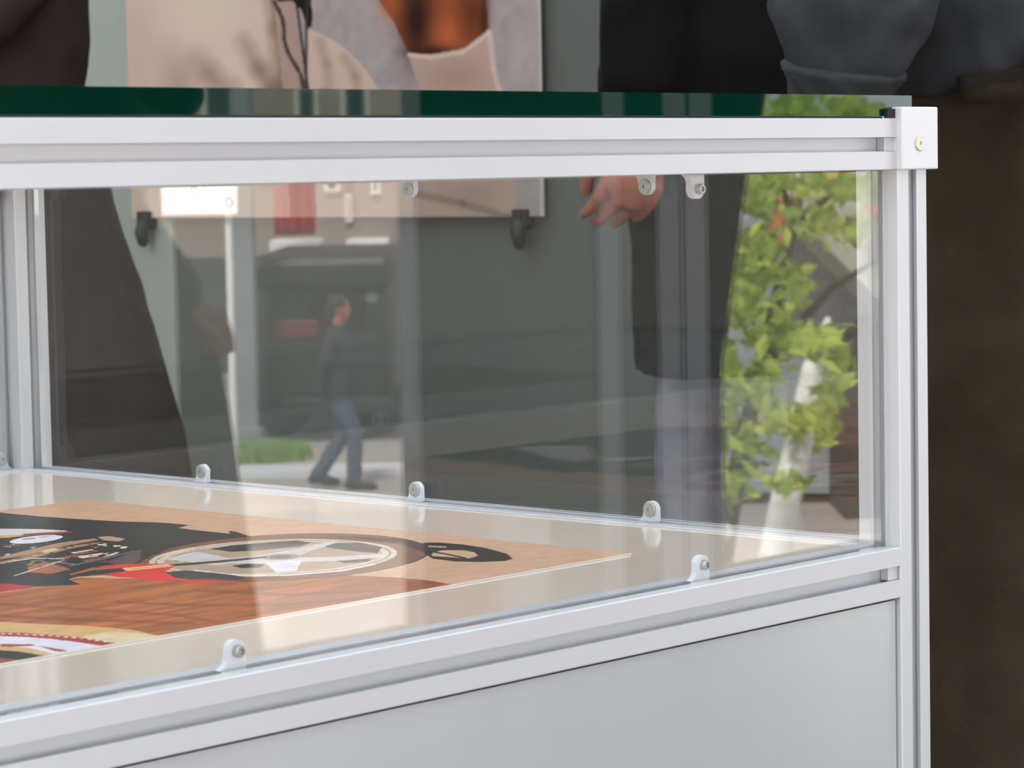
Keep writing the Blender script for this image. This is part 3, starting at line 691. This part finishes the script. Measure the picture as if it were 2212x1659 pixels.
# pedestrian on the street
s = 1.0; d5 = 26.4
loc = mat_(722, 400, d5); loc.z = STREET; rz = rz_to(RM*.9-FM*.1)
arms = [[(-.19, 0, 1.40), (-.23, -.1, 1.14), (-.2, -.16, .9)], [(.19, 0, 1.40), (.25, .05, 1.14), (.22, .16, .92)]]
legs = [[(-.09, 0, .9), (-.1, .16, .5), (-.1, .14, .09)], [(.09, 0, .9), (.1, .02, .49), (.1, -.24, .12)]]
person('person', 'pedestrian in grey jacket and jeans walking past dark van, mirrored in front pane', loc, rz, s, arms, legs, std_coat(1, .82, (.2, .16)), (58, 58, 64), (72, 84, 106), (.075, .066, .055), vox=.02, coat_name='jacket')

# dark van parked behind the pedestrian
c, w, hh = obox(536, 846, 552, 940, 31, 4.2, zbot=STREET)
van = oempty('van', c); tag(van, 'dark parked van behind the pedestrian, mirrored in front pane', 'van')
VANM = material('dark_van_paint', (32, 33, 33), .45)
link('van_body', lbox(-w/2+.04, w/2-.02, 0, 4.4, .30, hh-.35, .16), VANM, van)
link('van_roof', lbox(-w/2-.03, w/2, -.06, 4.4, hh-.37, hh, .1), VANM, van)
link('rear_window', lbox(-w/2+.3, w/2-.3, -.012, .02, hh*.58, hh*.8, .01), material('dark_window', (20, 22, 24), .1), van)
LAMPR = material('red_lamp', (110, 26, 30), .4)
link('tail_lamp', lbox(-w/2+.24, -w/2+.72, -.03, .02, hh*.565, hh*.655, .015), LAMPR, van)
link('bumper', lbox(-w/2+.02, w/2, -.12, .1, .3, .5, .05), material('dark_bumper', (26, 26, 26), .6), van)
for q in (-1, 1):
    for yy in (.8, 3.6):
        bm = bmesh.new(); tube(bm, [(q*(w/2-.22)-.09, SG*yy, .32), (q*(w/2-.22)+.09, SG*yy, .32)], [.32, .32], 20); link('wheel', bm, RUBBER, van, True)

# building across the street with pillar, banner, ledges
FACADE = material('beige_facade', (158, 147, 138), .85, noise=.1, nscale=1.5)
c, w, hh = obox(180, 1560, -400, 900, 42, 1, zbot=STREET)
bd = oempty('building', c); tag(bd, 'beige shop building across the street, mirrored behind the van', 'building')
def bl(x): return (Matrix.Rotation(-MANG, 3, 'Z') @ (mat_(x, 400, 42)-c)).x
def bz(x, y): return at(x, y, 42).z-STREET
link('facade', lbox(-w/2, w/2, .1, 6, 0, hh), FACADE, bd)
link('shop_front', lbox(bl(200), bl(1560), .02, .12, 0, bz(600, 555)), material('dark_grey_shop_front', (70, 72, 72), .6), bd)  # shop front in one even dark grey
WIN = material('window_glass_dark', (60, 64, 68), .08)
for xa, xb, ya, yb in ((700, 735, 300, 415), (745, 760, 420, 480), (800, 822, 300, 420), (560, 582, 330, 395), (640, 690, 180, 300), (740, 800, 150, 270), (440, 520, 150, 300)):
    f = link('window', lbox(bl(xa), bl(xb), .03, .1, bz(xa, yb), bz(xa, ya)), FOAM, bd)
    link('window_glass', lbox(bl(xa)+.06, bl(xb)-.06, .02, .04, bz(xa, yb)+.06, bz(xa, ya)-.06), WIN, f)
LEDGE = material('white_ledge', (246, 244, 240), .6)
for xa, xb, ya, yb in ((590, 700, 516, 552), (752, 842, 514, 552)):
    link('ledge', lbox(bl(xa), bl(xb), -.9, .1, bz(xa, yb), bz(xa, ya), .03), LEDGE, bd)
# red banner hanging in front of the facade
c2, w2, h2 = obox(590, 680, 300, 508, 40, .1)
bn = oempty('banner', c2); tag(bn, 'red cloth banner hanging on the beige building, mirrored in front pane', 'banner')
bm = bmesh.new(); rings = []
for j in range(9):
    z = h2*j/8; rings.append([Vector((-w2/2+w2*i/20, SG*(.06*math.sin(i*1.1+j*.15)), z)) for i in range(21)]+[Vector((w2/2-w2*i/20, SG*(.02+.06*math.sin((20-i)*1.1+j*.15)), z)) for i in range(21)])
loft(bm, rings); link('banner_cloth', bm, material('red_cloth', (186, 66, 70), .8, noise=.15, nscale=2), bn, True)
bm = bmesh.new(); tube(bm, [(-w2/2-.05, 0, h2+.02), (w2/2+.05, 0, h2+.02)], [.03, .03], 8); link('banner_rod', bm, STEEL, bn)
# white sign board on a pole, concrete column
c3, w3, h3 = obox(348, 512, 330, 464, 20, .1)
sg = oempty('sign_board', c3); tag(sg, 'blank white sign board with added glow on a pole, mirrored at upper left of front pane', 'sign')
WB = material('white_sign', (252, 252, 250), .5)
WBL = material('white_sign_added_glow', (252, 252, 250), .5)
WBL.node_tree.nodes['Principled BSDF'].inputs['Emission Color'].default_value = (1, .99, .96, 1); WBL.node_tree.nodes['Principled BSDF'].inputs['Emission Strength'].default_value = 3.5  # emission added so the mirrored board comes out glaring white
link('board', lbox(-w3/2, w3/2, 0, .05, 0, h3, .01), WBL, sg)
def sx(x): return (Matrix.Rotation(-MANG, 3, 'Z') @ (mat_(x, 400, 20)-c3)).x
bm = bmesh.new(); tube(bm, [(sx(490), SG*.08, STREET-c3.z+.02), (sx(490), SG*.08, h3)], [.026, .026], 12); link('pole', bm, WB, sg, True)
c, w, hh = obox(500, 544, -500, 930, 30, .3, zbot=STREET)
cl = oempty('column', c); tag(cl, 'pale concrete column beside the van, mirrored in front pane', 'column')
CONC = material('pale_concrete', (150, 154, 156), .8, noise=.06, nscale=2)
link('shaft', lbox(-w/2, w/2, 0, .3, .25, hh, .02), CONC, cl); link('column_base', lbox(-w/2-.04, w/2+.04, -.05, .35, 0, .26, .02), CONC, cl)
# grass verge and road strips
LIME = material('grass_green', (126, 168, 62), .9, noise=.3, nscale=14)
bm = bmesh.new(); gc = mat_(548, 400, 29.3); rr = random.Random(3)
for i in range(2600):
    a, q = rr.uniform(0, 6.28), math.sqrt(rr.random()); x, y = q*.55*math.cos(a), q*.5*math.sin(a); t = rr.uniform(0, 6.28); hgt = rr.uniform(.08, .2)
    v = [bm.verts.new((x+.02*math.cos(t), y+.02*math.sin(t), 0)), bm.verts.new((x-.02*math.cos(t), y-.02*math.sin(t), 0)), bm.verts.new((x+rr.uniform(-.05, .05), y+rr.uniform(-.05, .05), hgt))]
    bm.faces.new(v)
o = link('grass', bm, LIME, None, loc=(gc.x, gc.y, STREET)); tag(o, 'patch of bright green grass beside the column, mirrored in front pane', 'grass', kind='stuff')
def strip(name, d0, d1, col, hgt):
    a, b = mat_(650, 400, d0), mat_(650, 400, d1); cc = (a+b)/2; cc.z = STREET
    o = link(name, boxm((-9, -abs(d1-d0)/2, 0), (9, abs(d1-d0)/2, hgt)), material(name+'_stone', col, .85, noise=.08, nscale=2)); o.location = cc; o.rotation_euler.z = MANG
    tag(o, kind='structure'); return o
strip('trim_1', 36, 37, (214, 206, 196), .12); strip('trim_2', 27.4, 28.2, (216, 218, 222), .05); strip('trim_3', 22.5, 24.3, (150, 140, 134), .04)

# trees: bright spring foliage, birch trunk
LEAF = bpy.data.materials.new('spring_leaf'); LEAF.use_nodes = True
nt = LEAF.node_tree; b = nt.nodes['Principled BSDF']; b.inputs['Roughness'].default_value = .6
oi = nt.nodes.new('ShaderNodeNewGeometry'); rp = nt.nodes.new('ShaderNodeValToRGB')
rp.color_ramp.elements[0].color = s2l((120, 148, 52))+(1,); rp.color_ramp.elements[1].color = s2l((206, 222, 104))+(1,)
nt.links.new(oi.outputs['Random Per Island'], rp.inputs['Fac']); nt.links.new(rp.outputs['Color'], b.inputs['Base Color'])
tl = nt.nodes.new('ShaderNodeBsdfTranslucent'); nt.links.new(rp.outputs['Color'], tl.inputs['Color'])
mx = nt.nodes.new('ShaderNodeMixShader'); mx.inputs[0].default_value = .4
nt.links.new(b.outputs[0], mx.inputs[1]); nt.links.new(tl.outputs[0], mx.inputs[2]); nt.links.new(mx.outputs[0], nt.nodes['Material Output'].inputs['Surface'])
BARK = material('dark_bark', (86, 78, 66), .9, noise=.3, nscale=6)
BIRCH = material('birch_bark', (236, 234, 226), .7, noise=.25, nscale=5, stretch=(1, 1, 3))
def leaf(bm, p, size, rr):
    n = Vector((rr.gauss(0, 1), rr.gauss(0, 1), rr.gauss(0, 1))).normalized(); a = n.orthogonal().normalized(); bb = n.cross(a); t = rr.uniform(0, 6.28)
    a, bb = a*math.cos(t)+bb*math.sin(t), bb*math.cos(t)-a*math.sin(t)
    bm.faces.new([bm.verts.new(p+q) for q in (a*size, bb*size*.55+n*size*.1, -a*size, -bb*size*.55+n*size*.1)])
def tree(name, label, d, base_px, branches, clumps, nleaf, size, bark, trunk_pts, trunk_r, seed):
    rr = random.Random(seed)
    base = mat_(base_px, 400, d); base.z = STREET
    e = empty(name, base); tag(e, label, 'tree')
    bm = bmesh.new(); tube(bm, [mat_(x, y, d+o)-base if y is not None else Vector((0, 0, -.1)) for x, y, o in trunk_pts], trunk_r, 14); link('trunk', bm, bark, e, True)
    for br in branches:
        bm = bmesh.new(); pts = [mat_(x, y, d+o)-base for x, y, o, r in br]; tube(bm, pts, [q[3] for q in br], 8); link('branch', bm, bark, e, True)
    bm = bmesh.new()
    for (x, y, rx, ry, n) in clumps:
        for i in range(int(n*nleaf)):
            px_ = rr.gauss(x, rx*.5); py_ = rr.gauss(y, ry*.5)
            leaf(bm, mat_(px_, py_, d+rr.uniform(-.9, .9))-base, size*rr.uniform(.7, 1.4), rr)
    o = link('foliage', bm, LEAF, e); o['kind'] = 'stuff'
    return e
tree('leafy_tree', 'tree with bright spring leaves, mirrored at right of front pane', 13, 1600,
     [[(1560, 1200, 0, .05), (1640, 800, .2, .035), (1720, 480, .3, .02), (1760, 250, .3, .01)], [(1640, 800, .2, .03), (1800, 620, .2, .02), (1900, 560, 0, .01)], [(1600, 980, .1, .03), (1560, 760, .1, .02), (1600, 500, 0, .01)], [(1720, 480, .3, .02), (1660, 330, 0, .012)], [(1720, 480, .3, .02), (1850, 380, 0, .012)]],
     [(1800, 395, 110, 36, 1.0), (1640, 410, 50, 60, .8), (1760, 480, 60, 36, .35), (1640, 560, 70, 80, 1.0), (1590, 640, 60, 90, 1.1), (1680, 720, 60, 60, .7), (1570, 790, 40, 60, .6), (1640, 820, 50, 44, .6), (1560, 900, 40, 70, .7), (1620, 960, 50, 40, .35), (1750, 925, 30, 30, .35), (1550, 1060, 30, 60, .35), (1600, 1050, 40, 40, .2), (1900, 400, 50, 40, .5), (1850, 500, 50, 40, .25), (1720, 620, 40, 40, .3), (1700, 240, 120, 50, .8), (1850, 250, 60, 40, .4), (1560, 1140, 30, 40, .25), (1770, 900, 30, 60, .4)],
     150, .047, BARK, [(1500, 1720, 0), (1540, 1400, 0), (1560, 1200, 0), (1600, 980, .1)], [.09, .07, .055, .04], 21)
tree('birch_tree', 'white barked leaning birch trunk, mirrored at right of front pane', 10.7, 1640,
     [[(1764, 760, 0, .026), (1790, 690, .1, .012)], [(1730, 900, 0, .02), (1800, 820, .1, .01)]],
     [(1770, 745, 50, 40, .5), (1725, 905, 60, 30, .5), (1700, 1040, 40, 25, .25), (1790, 860, 30, 60, .3)], 150, .05, BIRCH, [(1640, 1700, 0), (1668, 1240, 0), (1690, 1120, 0), (1722, 980, 0), (1745, 860, 0), (1766, 750, 0)], [.10, .062, .058, .052, .046, .034], 33)

# house with a sloping eave and brick gable beyond the trees
c, w, hh = obox(1560, 2140, 330, 900, 24, 4, zbot=STREET)
hs = oempty('house', c); tag(hs, 'grey house with sloping roof edge and brick gable, mirrored behind the trees', 'house')
def hx(x): return (Matrix.Rotation(-MANG, 3, 'Z') @ (mat_(x, 400, 24)-c)).x
def hz(x, y): return at(x, y, 24).z-STREET
def slab(name, quad, y0, y1, m, par):
    bm = bmesh.new(); loft(bm, [[Vector((hx(x), SG*yy, hz(x, y))) for x, y in quad] for yy in (y0, y1)]); return link(name, bm, m, par)
slab('wall', [(1560, 1080), (2140, 1080), (2140, 440), (1700, 440), (1560, 500)], .3, 4, material('grey_render', (150, 156, 164), .85, noise=.12, nscale=2), hs)
slab('roof', [(1690, 440), (1880, 640), (1960, 660), (1960, 520), (1800, 400)], -.3, .28, material('pale_eave', (178, 178, 160), .8, noise=.1, nscale=3), hs)
slab('eave_board', [(1690, 450), (1880, 650), (1880, 690), (1680, 480)], -.5, -.31, material('eave_board', (92, 92, 80), .8), hs)
BRK = material('orange_brick', (206, 112, 78), .85, noise=.2, nscale=6)
slab('gable', [(1840, 460), (2140, 620), (2140, 380), (1900, 380)], -.6, -.52, BRK, hs)
slab('chimney', [(1660, 520), (1720, 520), (1720, 420), (1660, 420)], -.4, .1, BRK, hs)
slab('porch', [(1790, 1180), (2140, 1180), (2140, 690), (1860, 690), (1800, 760)], -.9, .28, material('brown_porch', (58, 44, 38), .8), hs)
